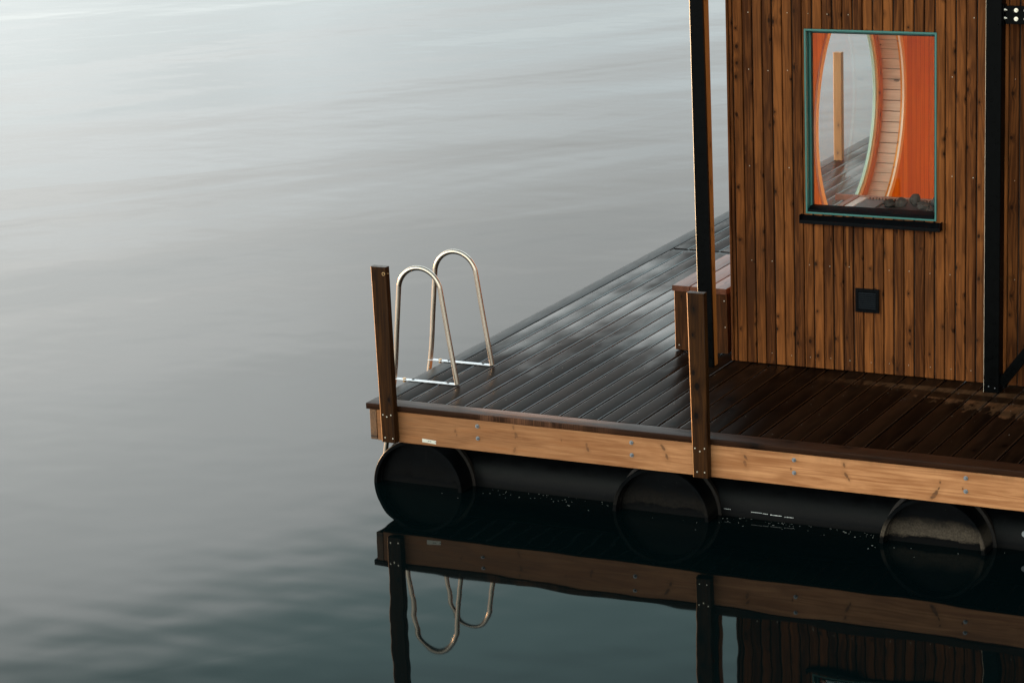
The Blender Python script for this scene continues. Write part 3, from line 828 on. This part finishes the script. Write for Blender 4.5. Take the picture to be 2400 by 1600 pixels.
b.build('brace', M['steel'], t, .003)
b = MB()
b.box(3.497, 3.503, 1.415, 1.482, 2.692, 2.812)
b.box(3.5035, 4.6, 1.436, 1.452, 2.700, 2.804)
br = b.build('bracket', M['steel'], t, .002)
for sx in (3.570, 3.628):
    for sz in (2.780, 2.731):
        b = MB(); b.disc((sx, 1.4365, sz), .0125, 'y', -.004, 20); b.disc((sx, 1.4325, sz), .0085, 'y', -.007, 6); b.build('bolt', M['screw'], br)
for sy, sz in ((1.428, 2.782), (1.428, 2.735), (1.466, 2.768), (1.466, 2.720)):
    b = MB(); b.disc((3.503, sy, sz), .0085, 'x', .008, 6); b.disc((3.511, sy, sz), .005, 'x', .008, 10); b.build('bolt', M['screw'], br)

# ------------------------------------------------------------------ sky, sun, camera
SUN_EL, SUN_AZ = R(5.0), R(168.0)      # azimuth measured from +X, so the sun stands beyond the left deck edge
sd = Vector((math.cos(SUN_EL) * math.cos(SUN_AZ), math.cos(SUN_EL) * math.sin(SUN_AZ), math.sin(SUN_EL)))
W = bpy.data.worlds.new('World'); S.world = W; W.use_nodes = True
g = NT(W.node_tree); bg = W.node_tree.nodes['Background']; wo = W.node_tree.nodes['World Output']
sky = g.n.new('ShaderNodeTexSky'); sky.sky_type = 'NISHITA'; sky.sun_disc = False
sky.sun_elevation = SUN_EL; sky.sun_rotation = math.atan2(sd.x, sd.y); sky.dust_density = 2.0
g.l.new(sky.outputs[0], bg.inputs[0]); bg.inputs[1].default_value = .05
dirv = g('ShaderNodeTexCoord', 0); dx, dy, dz = g.xyz(dirv)
zc = g.m('MAXIMUM', dz, 0.0)
den = g.m('ADD', zc, .22)
cl = g.noise(g.vec(g.m('DIVIDE', dx, den), g.m('DIVIDE', dy, den), 0.0), 2.3, 4, .55, .4)
cl2 = g.noise(g.vec(g.m('DIVIDE', dx, den), g.m('DIVIDE', dy, den), 5.0), 1.1, 3, .5, .3)
n0 = g.m('SUBTRACT', cl, .5); n1 = g.m('SUBTRACT', cl2, .5)
hl = g.m('SQRT', g.m('ADD', g.m('MULTIPLY', dx, dx), g.m('MULTIPLY', dy, dy)))
ax = g.m('DIVIDE', dx, g.m('MAXIMUM', hl, .001))
# a bright veil of cloud towards the low sun, with a soft upper edge; cooler sky above it
veil = g.rng(g.m('ADD', ax, g.m('MULTIPLY', n1, .22)), -.42, -.74, 0, 1, True)
edge = g.m('SUBTRACT', g.m('ADD', zc, g.m('MULTIPLY', n0, .09)), g.m('MULTIPLY', veil, .045))
low = g.rng(edge, .285, .365, 1, 0, True)
upper = g.ramp(zc, [(0.0, (.68, 1.0, 1.0)), (.36, (.64, 1.0, 1.0)), (.46, (.38, .51, .56)), (.7, (.33, .40, .45)), (1.0, (.28, .34, .39))])
lower = g.ramp(zc, [(0.0, (.865, .975, 1.03)), (.12, (.865, .965, 1.01)), (.165, (.92, .98, .995)), (.22, (.92, .945, .93)), (.32, (.86, .91, .90))])
lower = g.mix(1.0, lower, g.vec(*[g.rng(zc, .10, .33, 1.62, 2.48)] * 3), 'MULTIPLY')
upper = g.mix(1.0, upper, g.vec(*[g.rng(zc, .38, .44, 1.16, 1.0)] * 3), 'MULTIPLY')
base = g.mix(low, upper, lower)
amp = g.m('MULTIPLY_ADD', n0, .35, 1.0)
vb = g.m('MULTIPLY', g.m('MULTIPLY', veil, low), g.rng(zc, .11, .25, .35, .80))
sunside = g.m('ADD', g.m('ADD', g.m('MULTIPLY', dx, sd.x), g.m('MULTIPLY', dy, sd.y)), g.m('MULTIPLY', dz, sd.z))
k = g.m('MULTIPLY', g.m('MULTIPLY', amp, g.rng(ax, -.54, -.40, 1.0, .86, True)), g.m('ADD', 1.0, vb))
cloud = g.mix(1.0, base, g.vec(k, k, k), 'MULTIPLY')
# open sky behind the viewer, lit by the low sun, is brighter and a little warmer
back = g.rng(g.m('MULTIPLY', dy, -1.0), 0.0, 1.0, 0.0, 1.0, True)
bl = g.ramp(zc, [(0.0, (.42, .40, .37)), (.28, (.50, .47, .43)), (.42, (1.0, .90, .76)), (.8, (.92, .86, .78)), (1.0, (.6, .6, .6))])
bl = g.mix(1.0, bl, (4.6, 4.6, 4.6), 'MULTIPLY')
cloud = g.mix(1.0, cloud, g.mix(back, (1, 1, 1), bl), 'MULTIPLY')
ahead = g.m('MULTIPLY', g.rng(dy, .2, .9, 0, 1, True), g.m('MULTIPLY', g.rng(zc, .40, .50, 0, 1, True), g.rng(zc, .75, .92, 1, 0, True)))
ahead = g.m('MULTIPLY_ADD', ahead, 4.4, 1.0)      # high sunlit cloud over the far shore
cloud = g.mix(1.0, cloud, g.vec(ahead, ahead, ahead), 'MULTIPLY')
side = g.rng(dx, .05, .8, 1.0, .45, True)
cloud = g.mix(1.0, cloud, g.vec(side, side, side), 'MULTIPLY')
warm = g.mix(g.m('MULTIPLY', g.m('POWER', g.m('MAXIMUM', sunside, 0.0), 9.0), .6), cloud, (2.2, 1.5, .95))
bg2 = g.n.new('ShaderNodeBackground'); g.put(bg2.inputs[0], warm); bg2.inputs[1].default_value = 1.0
add = g.n.new('ShaderNodeAddShader'); g.l.new(bg.outputs[0], add.inputs[0]); g.l.new(bg2.outputs[0], add.inputs[1])
g.l.new(add.outputs[0], wo.inputs[0])

ld = bpy.data.lights.new('sun', 'SUN'); ld.energy = 5.0; ld.angle = R(.6); ld.color = (1.0, .62, .34)
lo = bpy.data.objects.new('sun', ld); COL.objects.link(lo)
lo.rotation_euler = (-sd).to_track_quat('-Z', 'Y').to_euler()

cd = bpy.data.cameras.new('camera'); cam = bpy.data.objects.new('camera', cd); COL.objects.link(cam); S.camera = cam
cd.sensor_width = 36; cd.lens = 6167.7 / 2400 * 36; cd.clip_end = 6000; cd.clip_start = .1
a, bb, c = R(27.329), R(75.325), R(-2.330)
cam.matrix_world = Matrix.Translation((7.7994, -13.1428, 4.8615)) @ (Matrix.Rotation(a, 4, 'Z') @ Matrix.Rotation(bb, 4, 'X') @ Matrix(
    ((math.cos(c), -math.sin(c), 0, 0), (math.sin(c), math.cos(c), 0, 0), (0, 0, 1, 0), (0, 0, 0, 1))))
cd.dof.use_dof = True; cd.dof.focus_distance = 15.9; cd.dof.aperture_fstop = 7.1

S.view_settings.view_transform = 'Standard'; S.view_settings.look = 'None'
S.view_settings.exposure = 0; S.view_settings.gamma = 1
S.cycles.use_denoising = True
S.cycles.max_bounces = 14; S.cycles.transparent_max_bounces = 12; S.cycles.diffuse_bounces = 12
S.cycles.caustics_reflective = False; S.cycles.caustics_refractive = False
